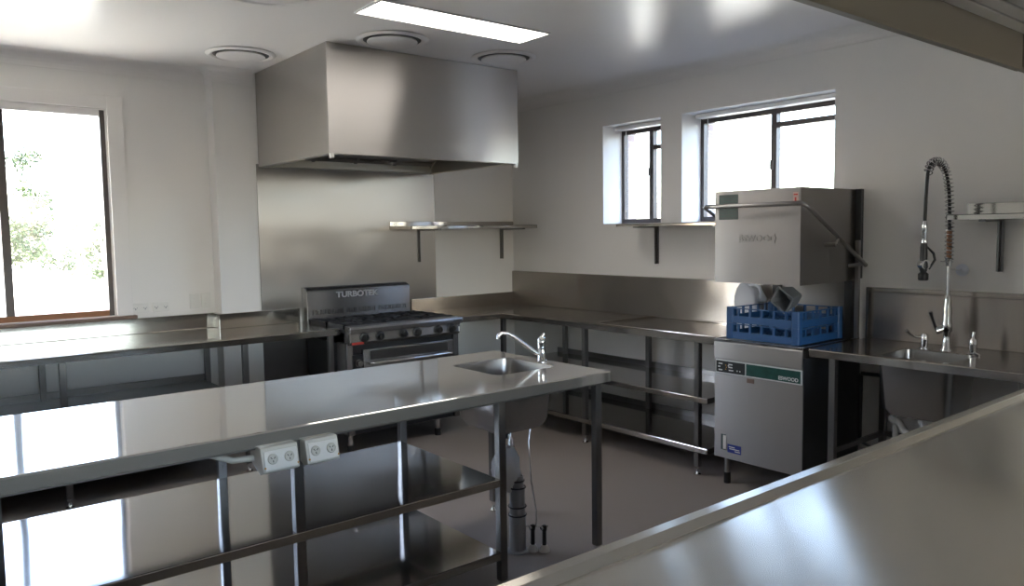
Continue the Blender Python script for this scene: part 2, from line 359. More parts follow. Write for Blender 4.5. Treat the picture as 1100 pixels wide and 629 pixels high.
def bowl_mesh(cx, cy, hx, hy, z, depth, r=.05, t=.006, taper=.03):
    b = MB(); zb = z-depth; k = taper
    rs = [rrect(cx, cy, hx-k-.02+t, hy-k-.02+t, r, zb-t), rrect(cx, cy, hx-k+t, hy-k+t, r, zb+.03), rrect(cx, cy, hx+t, hy+t, r, z-.006), rrect(cx, cy, hx+.012, hy+.012, r, z-.0065),
          rrect(cx, cy, hx+.012, hy+.012, r, z-.005), rrect(cx, cy, hx, hy, r, z-.005), rrect(cx, cy, hx-k, hy-k, r, zb+.03), rrect(cx, cy, hx-k-.02, hy-k-.02, r, zb)]
    b.rings(rs, True, True, smooth=True)
    return b

# ------------------------------------------------------------------ island bench
IX0, IX1, IY0, IY1 = -5.7, -2.0555, -3.304, -2.347
isl = thing('island_bench', 'long stainless steel island bench with a sink, in the middle of the kitchen', 'bench', (-3.8, -2.82, FZ))
hole = (-2.545, -2.155, -3.01, -2.60)
part(top_mesh(IX0, IX1, IY0, IY1, .9, .052, hole), 'benchtop', 'bench', isl)
bw = part(bowl_mesh(-2.35, -2.805, .195, .205, .9, .31), 'sink_bowl', 'bowl', isl)
MB().lathe((-2.35, -2.805, .5895), [(.04, 0), (.04, .003), (.03, .004), (.01, .002)], 20).build('drain', 'chrome', bw)
for x in (-2.12, -2.735, -3.70, -4.65, -5.6):
    leg(isl, x, -3.265, .86); leg(isl, x, -2.40, .86)
for z, nm in ((.49, 'undershelf'), (.15, 'undershelf')):
    part(top_mesh(-5.68, -2.752, -3.285, -2.42, z, .036, None, bev=.004), nm, 'shelf', isl)
b = MB()
for y in (-3.27, -2.40): b.box(-5.65, -2.10, y-.012, y+.012, .835, .86)
part(b, 'top_rail', 'leg', isl)
# island tap (mixer with swivel spout)
def mixer(x, y, z):
    t = thing('mixer_tap', 'chrome mixer tap with angled spout at the island sink', 'tap', (x, y, z))
    part(MB().lathe((x, y, z), [(.026, 0), (.027, .006), (.023, .01), (.022, .09), (.024, .10), (.022, .125), (.012, .133)], 24), 'tap_body', 'chrome', t)
    d = Vector((-.62, .22, 0)).normalized()
    p = Vector((x, y, z)); pts = [p+Vector((0, 0, .035)), p+d*.04+Vector((0, 0, .05)), p+d*.165+Vector((0, 0, .145)), p+d*.195+Vector((0, 0, .162)), p+d*.225+Vector((0, 0, .165)), p+d*.245+Vector((0, 0, .155)), p+d*.247+Vector((0, 0, .135))]
    part(MB().tube(pts, [.012, .012, .0095, .0095, .0095, .012, .012], 12), 'spout', 'chrome', t)
    q = p+Vector((0, 0, .130)); part(MB().tube([q, q+Vector((.006, -.008, .016)), q+Vector((.026, .02, .010))], [.010, .008, .005], 10), 'lever', 'chrome', t)
mixer(-2.105, -2.835, .9)
# power boxes hung under the island's front edge
def powerbox(x0, x1, label):
    t = thing('power_outlet_box', label, 'power outlet', ((x0+x1)/2, -3.30, .85), 'power boxes under the island edge')
    prof = [(-3.225, .848), (-3.330, .848), (-3.352, .762), (-3.315, .748), (-3.225, .785)]
    b = MB(); b.rings([[(x, p[0], p[1]) for p in prof] for x in (x0, x1)], smooth=False); part(b, 'housing', 'cream', t, bevel=.006)
    fr = [(-3.331, .845), (-3.351, .766)]
    up_ = Vector((0, fr[0][0]-fr[1][0], fr[0][1]-fr[1][1])).normalized(); nn = Vector((0, -up_.z, up_.y))
    mid = Vector(((x0+x1)/2, -3.3425, .802))
    part(MB().obox(mid+nn*.002, Vector(((x1-x0)/2-.008, 0, 0)), up_*.034, nn*.003), 'face_plate', 'white', t, bevel=.002)
    for s in (-1, 1):
        c = mid+Vector((s*.031, 0, 0))+nn*.004+up_*.004
        k = MB().lathe(c, [(.019, 0), (.019, .003), (.016, .006), (.015, .004)], 20, axis=nn).build('socket', 'cream', t)
        b = MB()
        for a in (.9, -.9, 1.57):
            dd = Vector((math.cos(a), 0, 0))+up_*math.sin(a)
            off = Vector((0, 0, 0))-up_*.008 if a == 1.57 else Vector((math.copysign(.006, a), 0, 0))+up_*.004
            b.obox(c+off+nn*.0055, dd*.004, dd.cross(nn)*.001, nn*.0012)
        b.build('pin_hole', 'black', k)
    for s in (-1, 1): part(MB().lathe(mid+Vector((s*(x1-x0)*.44, 0, 0))-up_*.024+nn*.004, [(.004, 0), (.003, .002)], 10, axis=nn), 'screw', 'orange', t)
powerbox(-3.862, -3.724, 'cream double power outlet box beside the conduit, under island edge')
powerbox(-3.695, -3.565, 'cream double power outlet box right of the leg, under island edge')
b = MB(); b.tube([(-3.86, -3.26, .80), (-3.93, -3.245, .80), (-4.0, -3.20, .825), (-4.06, -3.1, .845), (-4.06, -2.9, .845)], .012, 10)
tag(b.build('conduit', 'cream'), 'thin cream conduit running from the power box under the island', 'conduit')
# plumbing below the island sink
t = thing('floor_waste_pipe', 'grey upright waste pipe with black bands under the island sink', 'pipe', (-2.385, -2.95, FZ))
px_, py_ = -2.385, -2.95
part(MB().lathe((px_, py_, FZ), [(.06, 0), (.06, .006), (.044, .012), (.043, .17), (.043, .20), (.040, .20), (.040, .335), (.034, .335), (.034, .40), (.028, .40), (.028, .30)], 24), 'pipe', 'pvc', t)
for z, r in ((.19, .046), (.145, .046), (.29, .044), (.325, .037)): part(MB().tube([(px_+r*math.cos(a*PI/8), py_+r*math.sin(a*PI/8), z) for a in range(16)], .004, 6, closed=True), 'band', 'black', t)
t = thing('sink_waste', 'chrome sloping waste pipe under the island sink', 'pipe', (-2.33, -2.86, .56))
part(MB().tube([(-2.345, -2.81, .583), (-2.345, -2.81, .55), (-2.33, -2.84, .50), (-2.375, -2.93, .32)], [.02, .02, .014, .014], 12), 'pipe', 'chrome', t)
part(MB().tube([(-2.345, -2.81, .545), (-2.345, -2.81, .515)], .027, 16), 'collar', 'black', t)
part(MB().lathe((-2.345, -2.81, .555), [(.032, 0), (.032, .02), (.022, .028)], 16), 'nut', 'chrome', t)
part(MB().lathe((-2.352, -2.87, .45), [(.018, -.005), (.018, .006)], 12, axis=(-.3, -.6, -1)), 'clip', 'black', t)
b = MB(); n = 14
rs = []
for i in range(9):
    z = .27+.23*i/8; rr = .075*math.sin(PI*(.12+.8*i/8))**.6
    rs.append([(px_-.04+(rr+random.uniform(-.012, .012))*math.cos(2*PI*k/n), py_+.04+(rr+random.uniform(-.012, .012))*math.sin(2*PI*k/n), z) for k in range(n)])
b.rings(rs); tag(b.build('plastic_bag', 'bag'), 'crumpled clear plastic bag caught behind the grey pipe', 'bag')
for i, (x, y, lab) in enumerate(((-2.325, -3.0, 'chrome stop valve nearer the grey waste pipe, standing on the floor'), (-2.285, -3.045, 'chrome stop valve farther from the grey pipe, with white base'))):
    t = thing('stop_valve', lab, 'valve', (x, y, FZ), 'stop valves under the island sink')
    part(MB().lathe((x, y, FZ), [(.028, 0), (.028, .012), (.018, .03), (.016, .035)], 16), 'base', 'white', t)
    part(MB().lathe((x, y, FZ+.034), [(.011, 0), (.011, .075), (.014, .08), (.014, .10), (.008, .105)], 14), 'valve_body', 'black', t)
    part(MB().tube([(x-.02, y, FZ+.125), (x+.02, y, FZ+.13)], .009, 10).tube([(x, y, FZ+.10), (x, y, FZ+.135)], .009, 10), 'handle', 'chrome', t)
    part(MB().tube([(x, y+.005, FZ+.128), (x-.03, y+.03, FZ+.13), (x-.06+.05*i, y+.06-.01*i, FZ+.2), (x-.05+.05*i, y+.10, .30), (x-.03+.04*i, y+.15-.02*i, .5), (x+.10+.03*i, y+.20, .83)], .005, 8), 'hose', 'chrome', t)

# ------------------------------------------------------------------ servery bench (foreground)
sv = thing('servery_bench', 'wide stainless steel servery bench with raised far lip, in the foreground', 'bench', (-3.4, -5.25, .85))
b = MB(); b.box(-6.15, -.78, -5.70, -4.893, .862, .905); part(b, 'benchtop', 'serv', sv, bevel=.004)
b = MB(); rs = []
for x in (-6.15, -.78): rs.append([(x, -4.845, .862), (x, -4.845, .918), (x, -4.849, .922), (x, -4.878, .922), (x, -4.882, .9205), (x, -4.897, .9055), (x, -4.893, .862)])
b.rings(rs, smooth=False); part(b, 'raised_edge', 'serv', sv)
for x in (-5.6, -4.2, -2.8, -1.4): part(MB().box(x-.02, x+.02, -5.65, -4.985, .80, .862), 'bracket', 'leg', sv)
# roller shutter housing above the servery: slatted underside
rs_ = thing('roller_shutter', 'grey slatted roller shutter underside above the servery opening', 'shutter', (-3.4, -5.1, 2.33))
for k in range(7):
    y1 = -4.862-k*.062; b = MB(); b.box(-5.6, -.78, y1-.053, y1, 2.333+.001*k, 2.347); part(b, 'slat', 'shutter', rs_, bevel=.003)
b = MB(); b.box(-5.6, -.78, -5.32, -4.862, 2.349, 2.40); part(b, 'housing', 'blackp', rs_)
b = MB(); b.box(-5.6, -.78, -5.32, -5.27, 2.40, CZ-.01).box(-5.6, -.78, -5.335, -5.30, 2.31, 2.40); part(b, 'fascia', 'beam', rs_)

# ------------------------------------------------------------------ left wall bench
lb = thing('wall_bench', 'stainless steel wall bench under the left window, ending beside the stove', 'bench', (-4, -.33, FZ))
LX0, LX1, LY = -6.15, -2.238, -.690
part(top_mesh(LX0, LX1, LY, -.005, .9, .045), 'benchtop', 'benchl', lb)
part(MB().box(LX0, -2.89, -.006, .14, .88, .9), 'benchtop_recess', 'benchl', lb)
b = MB(); b.box(LX0, -2.877, .118, .148, .9, 1.014).box(-2.908, -2.877, -.005, .118, .9, 1.014).box(-2.908, -2.262, -.032, -.002, .9, 1.014)
part(b, 'upstand', 'benchl', lb, bevel=.003)
for x in (-2.30, -2.945, -4.06, -5.2): leg(lb, x, -.65, .87)
for x in (-2.97, -4.07, -5.2): leg(lb, x, .10 if x < -2.9 else -.05, .87)
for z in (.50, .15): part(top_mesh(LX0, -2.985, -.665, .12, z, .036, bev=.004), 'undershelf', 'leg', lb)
part(MB().box(LX0, -2.99, .112, .120, .5, .55), 'shelf_upstand', 'leg', lb)

# wall outlets
def outlet(xc, zc, horiz, label):
    w_, h_ = (.115, .072) if horiz else (.072, .115)
    t = thing('wall_outlet' if horiz else 'light_switch', label, 'power outlet' if horiz else 'light switch', (xc, .148, zc))
    part(MB().box(xc-w_/2, xc+w_/2, .138, .149, zc-h_/2, zc+h_/2), 'plate', 'white', t, bevel=.004)
    if horiz:
        for s in (-1, 1):
            b = MB(); b.box(xc+s*.033-.003, xc+s*.033+.003, .1365, .139, zc-.012, zc); b.box(xc+s*.033-.012, xc+s*.033-.009, .1365, .139, zc-.002, zc+.006).box(xc+s*.033+.009, xc+s*.033+.012, .1365, .139, zc-.002, zc+.006)
            part(b, 'socket', 'tub', t); part(MB().box(xc+s*.014-.006, xc+s*.014+.006, .1345, .139, zc+.012, zc+.026), 'rocker', 'white', t, bevel=.001)
    else:
        for dz in (.024, -.024): part(MB().box(xc-.010, xc+.010, .1345, .139, zc+dz-.012, zc+dz+.012), 'rocker', 'white', t, bevel=.002)
outlet(-3.418, 1.085, True, 'white double wall outlet next to the left window frame')
outlet(-3.275, 1.085, True, 'white double wall outlet second from the window frame')
outlet(-3.030, 1.112, False, 'white upright switch plate left of the pair near the corner')
outlet(-2.945, 1.112, False, 'white upright switch plate nearest the projecting wall corner')

# ------------------------------------------------------------------ splash sheet and hood
tag(MB().box(-2.566, -.925, -.008, -.001, FZ+.02, 2.16).build('splash_panel', 'splash'), 'tall stainless steel wall sheet behind the stove', 'wall panel')
HX0, HX1, HY, HZ = -2.549, -.946, -1.247, 2.135
hd = thing('range_hood', 'big boxy stainless steel exhaust hood hanging over the stove', 'range hood', ((HX0+HX1)/2, -.62, HZ))
b = MB(); t_ = .012
b.box(HX0, HX1, HY, HY+t_, HZ, CZ-.002); part(b, 'front_panel', 'hood', hd, bevel=.002)
b = MB(); b.box(HX0, HX0+t_, HY+t_, -.009, HZ, CZ-.002); part(b, 'side_panel', 'hood', hd, bevel=.002)
b = MB(); b.box(HX1-t_, HX1, HY+t_, -.009, HZ, CZ-.002); part(b, 'side_panel', 'hood', hd, bevel=.002)
b = MB(); b.box(HX0+t_, HX1-t_, -.021, -.009, HZ, CZ-.002).box(HX0+t_, HX1-t_, HY+t_, -.021, 2.62, 2.632); part(b, 'inner_lining', 'hoodin', hd)
b = MB(); g = .045
b.box(HX0+t_, HX1-t_, HY+t_, HY+t_+g, HZ, HZ+.006).box(HX0+t_, HX1-t_, -.021-g, -.021, HZ, HZ+.006).box(HX0+t_, HX0+t_+g, HY+t_+g, -.021-g, HZ, HZ+.006).box(HX1-t_-g, HX1-t_, HY+t_+g, -.021-g, HZ, HZ+.006)
b.box(HX0+t_+g-.003, HX1-t_-g+.003, HY+t_+g-.003, HY+t_+g, HZ, HZ+.03).box(HX0+t_+g-.003, HX1-t_-g+.003, -.021-g, -.018-g, HZ, HZ+.03)
part(b, 'gutter', 'hoodin', hd)
nf = 4; fwid = (HX1-HX0-.10)/nf
for k in range(nf):
    x0 = HX0+.05+k*fwid; b = MB()
    A, B_ = Vector((0, -.07, 2.20)), Vector((0, -.55, 2.50))
    d = (B_-A); nrm = Vector((0, -d.z, d.y)).normalized()
    for j in range(9):
        c = A+d*((j+.5)/9); b.obox((x0+fwid/2, c.y, c.z), (fwid/2-.012, 0, 0), d/9*.32, nrm*.010)
    for xx in (x0+.006, x0+fwid-.006): b.obox((xx, (A.y+B_.y)/2, (A.z+B_.z)/2), (.006, 0, 0), d/2, nrm*.014)
    part(b, 'grease_filter', 'hood', hd)
for x in (HX0+.02, HX1-.02): part(MB().box(x-.012, x+.012, HY-.004, HY+.02, HZ-.028, HZ+.002), 'corner_drain', 'white', hd, bevel=.003)
part(MB().box(HX0-.001, HX0+.03, HY-.003, HY, HZ, CZ-.002), 'corner_strip', 'hood', hd)

# ------------------------------------------------------------------ gas range
sx0, sx1 = -2.225, -1.215; sc = (sx0+sx1)/2
sr = thing('gas_range', 'black and stainless six-burner gas range against the steel sheet', 'stove', (sc, -.42, FZ))
b = MB(); b.box(sx0+.01, sx1-.01, -.74, -.05, .09, .78); part(b, 'cabinet', 'blackp', sr, bevel=.004)
for x in (sx0, sx1-.05): part(MB().box(x, x+.05, -.765, -.60, .09, .79), 'side_post', 'stove', sr, bevel=.003)
# slanted control panel
b = MB(); prof = [(-.765, .775), (-.80, .80), (-.795, .878), (-.70, .878), (-.70, .775)]
b.rings([[(x, p[0], p[1]) for p in prof] for x in (sx0+.012, sx1)], smooth=False); cp = part(b, 'control_panel', 'stove', sr, bevel=.002)
b = MB(); prof = [(-.815, .868), (-.82, .90), (-.815, .918), (-.73, .922), (-.73, .868)]
b.rings([[(x, p[0], p[1]) for p in prof] for x in (sx0+.005, sx1+.01)], smooth=False); part(b, 'front_rail', 'stove', sr, bevel=.004)
b = MB(); b.box(sx0, sx1, -.735, -.12, .868, .892); part(b, 'hob', 'blackp', sr)
for x in (-2.095, -1.962, -1.758, -1.632, -1.434, -1.305):
    c = (x, -.799, .832)
    k = MB().lathe(c, [(.036, 0), (.036, .006), (.027, .010), (.025, .032), (.021, .035)], 20, axis=(0, -1, 0)).build('knob', 'black', cp)
    MB().box(x-.006, x+.006, -.842, -.808, .812, .856).build('grip', 'black', k, bevel=.002)
part(MB().box(-2.20, -2.10, -.8015, -.799, .783, .800), 'badge', 'red', sr)
part(MB().box(-1.235, -1.222, -.8015, -.799, .80, .84), 'sticker', 'label', sr)
# oven door
dr = part(MB().box(-2.095, -1.275, -.775, -.741, .16, .735), 'oven_door', 'stove', sr, bevel=.004)
MB().box(-2.04, -1.33, -.779, -.776, .655, .722).build('door_recess', 'splash', dr)
b = MB(); b.tube([(-2.05, -.775, .632), (-2.05, -.812, .632), (-2.03, -.818, .632), (-1.34, -.818, .632), (-1.32, -.812, .632), (-1.32, -.775, .632)], .011, 10); b.build('door_handle', 'chrome', dr)
part(MB().box(-2.18, -2.10, -.772, -.741, .16, .70), 'side_compartment', 'black', sr, bevel=.003)
part(MB().lathe((-2.14, -.772, .64), [(.028, 0), (.028, .01), (.012, .012), (.012, .03), (.024, .032), (.022, .045)], 18, axis=(0, -1, 0)), 'igniter_button', 'stove', sr)
part(MB().lathe((-2.14, -.772, .55), [(.028, 0), (.028, .01), (.012, .012), (.012, .03)], 18, axis=(0, -1, 0)), 'igniter_button', 'stove', sr)
# burners and grates
for i in range(3):
    for j in range(2):
        cx, cy = sx0+.165+i*.335, -.575+j*.30
        bu = part(MB().lathe((cx, cy, .892), [(.055, 0), (.055, .012), (.042, .016), (.042, .024), (.036, .028)], 24), 'burner', 'iron', sr)
        b = MB(); z0, z1 = .912, .926; hw, hd_ = .160, .143
        b.box(cx-hw, cx+hw, cy-hd_, cy-hd_+.014, .893, z1).box(cx-hw, cx+hw, cy+hd_-.014, cy+hd_, .893, z1)
        b.box(cx-hw, cx-hw+.014, cy-hd_, cy+hd_, .893, z1).box(cx+hw-.014, cx+hw, cy-hd_, cy+hd_, .893, z1)
        for a in range(8):
            an = a*PI/4+PI/8*0; dx, dy = math.cos(an), math.sin(an); L = min(hw/max(abs(dx), 1e-6), hd_/max(abs(dy), 1e-6))
            m_ = (L+.03)/2; b.obox((cx+dx*m_, cy+dy*m_, z0+.010), (dx*(L-.03)/2, dy*(L-.03)/2, 0), (-dy*.006, dx*.006, 0), (0, 0, .009))
        part(b, 'burner_grate', 'iron', sr)
# back guard with slots
b = MB(); prof = [(-.125, .89), (-.125, 1.145), (-.118, 1.158), (-.06, 1.178), (-.02, 1.178), (-.02, .89)]
b.rings([[(x, p[0], p[1]) for p in prof] for x in (-2.24, -1.28)], smooth=False); bgd = part(b, 'back_guard', 'stove', sr, bevel=.003)
for g3 in range(3):
    b = MB()
    for k in range(13):
        x = -2.195+g3*.302+k*.0215; b.box(x, x+.0095, -.1262, -.1245, .958, .996)
    b.build('vent_slots', 'black', bgd)
b = MB()
for k in range(42):
    x = -2.21+k*.0225; b.obox((x, -.098, 1.1660), (.0045, 0, 0), (0, .018, .0062), (0, -.0003, .0009))
b.build('top_slots', 'black', bgd)
text('TURBOTEK', .066, (-1.79, -.1265, 1.108), (1, 0, 0), (0, 0, 1), 'pvc', bgd, 'raised_lettering', .003, bold=.002, squeeze=1.15)
for x in (-2.19, -1.40):
    for y in (-.71, -.12):
        l = part(MB().lathe((x, y, FZ), [(.024, 0), (.024, .05), (.019, .05), (.019, .145)], 16), 'leg', 'chrome', sr)
        MB().lathe((x, y, FZ), [(.0255, 0), (.0255, .06)], 16).build('foot', 'black', l)

# ------------------------------------------------------------------ corner bench (stove to dishwasher)
cb = thing('corner_bench', 'stainless steel corner bench with tall splashback, from stove to dishwasher', 'bench', (-.35, -1.5, FZ))
RX, RY = -.698, -.693
# L-shaped top
z = .9; ap = .045
outl = [(-1.205, RY), (RX, RY), (RX, -2.93), (-.004, -2.93), (-.004, -.0095), (-1.205, -.0095)]
inl = [(-1.20, RY+.006), (RX+.006, RY+.006), (RX+.006, -2.924), (-.01, -2.924), (-.01, -.012), (-1.20, -.012)]
b = MB(); b.rings([[(x, y, z-ap) for x, y in outl], [(x, y, z-.006) for x, y in outl], [(x, y, z) for x, y in inl]], False, False, smooth=False)
n0 = len(b.v); b.v += [(x, y, z) for x, y in inl]; b.f += [tuple(n0+i for i in (0, 1, 4, 5)), tuple(n0+i for i in (1, 2, 3, 4))]; b.sm += [False, False]
part(b, 'benchtop', 'benchr', cb)
b = MB(); b.box(-1.205, -.03, -.03, -.009, .9, 1.016); part(b, 'low_upstand', 'benchr', cb, bevel=.003)
b = MB(); b.box(-.030, -.002, -2.93, -.009, .9, 1.223); part(b, 'splashback', 'splashr', cb, bevel=.008)
b = MB(); b.box(-.66, -.05, -1.860, -1.834, .9, .916).box(-.05, -.034, -2.92, -1.834, .9, .912).box(-.69, -.672, -2.92, -1.834, .9, .907)
part(b, 'raised_edge', 'benchr', cb, bevel=.004)
for x, y in ((-.66, -.66), (-.665, -1.69), (-.665, -2.77), (-.05, -.80), (-.05, -1.80), (-.05, -2.80), (-1.15, -.05)): leg(cb, x, y, .868)
for z in (.485, .145):
    part(top_mesh(-.685, -.012, -2.86, -.66, z, .036, bev=.004), 'undershelf', 'shelf', cb)
    part(MB().box(-.020, -.012, -2.86, -.66, z, z+.045), 'shelf_upstand', 'leg', cb)

# ------------------------------------------------------------------ sink bench (right of dishwasher)
sb = thing('sink_bench', 'stainless steel sink bench with splashback, right of the dishwasher', 'bench', (-.35, -4.2, FZ))
SH = (-.635, -.285, -4.335, -3.955)
part(top_mesh(-.698, -.004, -4.73, -3.585, .9, .045, SH), 'benchtop', 'benchr', sb)
b = MB(); b.box(-.030, -.002, -4.73, -3.585, .9, 1.223); b.box(-.05, -.03, -4.73, -3.60, 1.195, 1.201); part(b, 'splashback', 'splashr', sb, bevel=.004)
bw = part(bowl_mesh((SH[0]+SH[1])/2, (SH[2]+SH[3])/2, .175, .19, .9, .325, taper=.02), 'sink_bowl', 'bowl', sb)
MB().lathe((-.46, -4.145, .5755), [(.04, 0), (.04, .003), (.02, .004)], 20).build('drain', 'chrome', bw)
for y in (-3.72, -4.68): leg(sb, -.66, y, .868); leg(sb, -.05, y, .868)
b = MB(); b.box(-.65, -.06, -3.73, -3.712, .30, .33).box(-.06, -.04, -4.68, -3.72, .30, .33); part(b, 'brace_rail', 'leg', sb)
# sink plumbing
t = thing('sink_trap', 'white waste trap and pipes below the right-hand sink', 'pipe', (-.46, -4.15, .5))
part(MB().tube([(-.46, -4.145, .572), (-.46, -4.145, .53), (-.46, -4.145, .47), (-.45, -4.12, .44), (-.44, -4.06, .43), (-.43, -4.02, .45), (-.42, -3.99, .49), (-.40, -3.94, .50), (-.30, -3.90, .49), (-.05, -3.90, .47)], [.03, .03, .024]+[.022]*7, 14), 'pipe', 'pvcw', t)
part(MB().lathe((-.46, -4.145, .52), [(.036, 0), (.036, .04), (.03, .045)], 18), 'nut', 'white', t)
part(MB().tube([(-.40, -3.96, .572), (-.40, -3.96, .50), (-.40, -3.96, .34), (-.36, -3.96, .30), (-.04, -3.96, .28)], .016, 12), 'pipe', 'pvcw', t)
b = MB(); b.tube([(-.30, -3.70, .72), (-.28, -3.80, .72), (-.2, -3.94, .66), (-.04, -4.0, .62)], .012, 8).tube([(-.30, -3.70, .72), (-.30, -3.70, .3), (-.05, -3.70, .2)], .012, 8)
tag(b.build('drain_hose', 'black'), 'black hose hanging between the dishwasher and the sink', 'hose')

# ------------------------------------------------------------------ pre-rinse spray tap
TX, TY = -.214, -4.146
t = thing('pre_rinse_tap', 'tall chrome pre-rinse spray tap with coiled spring on the sink bench', 'tap', (TX, TY, .9))
part(MB().lathe((TX, TY, .9), [(.032, 0), (.032, .006), (.026, .012), (.018, .07), (.017, .10), (.026, .11), (.028, .15), (.022, .17), (.024, .22), (.02, .25), (.018, .29), (.012, .31)], 24), 'tap_body', 'chrome', t)
part(MB().tube([(TX, TY, 1.20), (TX, TY, 1.53)], .0095, 12), 'riser', 'chrome', t)
hv = part(MB().tube([(TX, TY, 1.03), (TX-.03, TY+.045, 1.01)], [.018, .022], 14), 'valve_body', 'chrome', t)
MB().tube([(TX-.03, TY+.045, 1.02), (TX-.045, TY+.06, 1.08), (TX-.06, TY+.065, 1.115)], [.008, .007, .009], 10).build('valve_handle', 'black', hv)
# hose path: up, over toward the bench front, down to the gun
path = [Vector((TX, TY, 1.40)), Vector((TX-.002, TY, 1.55)), Vector((TX-.010, TY, 1.70)), Vector((TX-.03, TY, 1.82)), Vector((TX-.065, TY+.003, 1.90)), Vector((TX-.12, TY+.006, 1.945)), Vector((TX-.18, TY+.01, 1.95)),
        Vector((TX-.235, TY+.012, 1.93)), Vector((TX-.262, TY+.014, 1.885))]
def cat(pts, m=8):
    o = []
    for i in range(len(pts)-1):
        p0, p1, p2, p3 = pts[max(i-1, 0)], pts[i], pts[i+1], pts[min(i+2, len(pts)-1)]
        for k in range(m):
            s = k/m; o.append(.5*((2*p1)+(p2-p0)*s+(2*p0-5*p1+4*p2-p3)*s*s+(3*p1-p0-3*p2+p3)*s**3))
    return o+[pts[-1]]
sp = cat(path, 10)
L = [0]
for i in range(1, len(sp)): L.append(L[-1]+(sp[i]-sp[i-1]).length)
def at_len(s):
    for i in range(1, len(L)):
        if L[i] >= s: break
    f = (s-L[i-1])/(L[i]-L[i-1]+1e-9); return sp[i-1].lerp(sp[i], f), (sp[i]-sp[i-1]).normalized()
turns = 34; coil = []
for k in range(turns*10+1):
    p, tg = at_len(L[-1]*k/(turns*10)); side = Vector((0, 1, 0)); nn = tg.cross(side).normalized(); bb = nn.cross(tg); a = 2*PI*k/10
    coil.append(p+.0215*(math.cos(a)*nn+math.sin(a)*bb))
part(MB().tube(coil, .0034, 5), 'spring', 'springm', t)
hp = sp+cat([path[-1], Vector((TX-.270, TY+.014, 1.82)), Vector((TX-.278, TY+.014, 1.72)), Vector((TX-.282, TY+.014, 1.63))], 6)
part(MB().tube(hp, .009, 10), 'hose', 'black', t)
part(MB().tube([(TX, TY, 1.42), (TX-.001, TY, 1.49), (TX-.002, TY, 1.58)], .014, 12), 'sleeve', 'copper', t)
part(MB().lathe((TX, TY, 1.375), [(.014, 0), (.016, .01), (.016, .035), (.021, .04), (.021, .047)], 16), 'spring_collar', 'chrome', t)
gx, gy = TX-.285, TY+.014
part(MB().lathe((gx, gy, 1.63), [(.010, 0), (.014, -.02), (.015, -.06), (.012, -.065), (.016, -.085), (.013, -.09), (.018, -.12)], 18), 'gun_collar', 'chrome', t)
g_ = part(MB().lathe((gx, gy, 1.51), [(.015, 0), (.018, -.02), (.019, -.09), (.023, -.11), (.024, -.13), (.015, -.155), (.026, -.165), (.026, -.195), (.022, -.20)], 20), 'spray_gun', 'black', t)
part(MB().lathe((gx, gy-.002, 1.395), [(.026, -.02), (.028, 0), (.026, .018)], 18, axis=(-.5, -.86, 0)), 'gun_ring', 'chrome', t)
MB().tube([(gx+.012, gy-.012, 1.49), (gx+.036, gy-.035, 1.455), (gx+.042, gy-.04, 1.42), (gx+.02, gy-.02, 1.37)], [.005, .007, .007, .006], 8).build('trigger', 'black', g_)
part(MB().tube([(TX, TY, 1.36), (TX+.06, TY+.003, 1.355), (-.008, TY+.01, 1.345)], .005, 8), 'wall_stay', 'chrome', t)
part(MB().lathe((-.001, TY+.010, 1.345), [(.036, 0), (.036, .005), (.016, .011), (.012, .018)], 24, axis=(-1, 0, 0)), 'wall_flange', 'jug', t)
part(MB().tube([(TX-.055, TY+.02, 1.405), (TX+.03, TY-.01, 1.400)], .003, 6), 'hook', 'chrome', t)
for (x, y, lab, lv) in ((-.229, -4.033, 'short chrome bench tap with lever raised to the left', 1), (-.255, -4.30, 'short chrome bench tap right of the tall spray tap', -1)):
    t = thing('bench_tap', lab, 'tap', (x, y, .9))
    part(MB().lathe((x, y, .9), [(.028, 0), (.028, .005), (.017, .010), (.019, .05), (.020, .075), (.015, .085)], 20), 'tap_body', 'chrome', t)
    part(MB().tube([(x, y, .965), (x-.03, y+.035*lv, .965), (x-.06, y+.055*lv, .985), (x-.08, y+.065*lv, 1.005)] if lv > 0 else [(x, y, .975), (x+.005, y+.002, 1.0), (x+.01, y+.002, 1.02)], [.010, .006, .007, .010] if lv > 0 else [.010, .007, .010], 10), 'lever', 'chrome', t)
    if lv < 0: part(MB().tube([(x-.01, y-.01, .908), (x-.05, y-.05, .906)], [.008, .006], 8), 'side_lever', 'chrome', t)

# ------------------------------------------------------------------ pass-through dishwasher
DY0, DY1, DX = -3.565, -2.94, -.715
dw = thing('dishwasher', 'stainless steel pass-through dishwasher with raised square hood', 'dishwasher', (-.38, -3.25, FZ))
bd = part(MB().box(DX, -.06, DY0, DY1, .13, .775), 'cabinet', 'dw', dw, bevel=.003)
part(MB().box(DX-.012, -.06, DY0, DY1, .775, .885), 'top_band', 'dw', dw, bevel=.005)
part(MB().box(DX, -.058, DY0-.004, DY0+.001, .14, .84), 'side_panel', 'blackp', dw)
b = MB(); b.box(DX+.01, -.06, DY0, DY0+.012, .885, .905).box(DX+.01, -.06, DY1-.012, DY1, .885, .905).box(DX-.005, DX+.012, DY0, DY1, .885, .903); part(b, 'rack_guide', 'chrome', dw, bevel=.002)
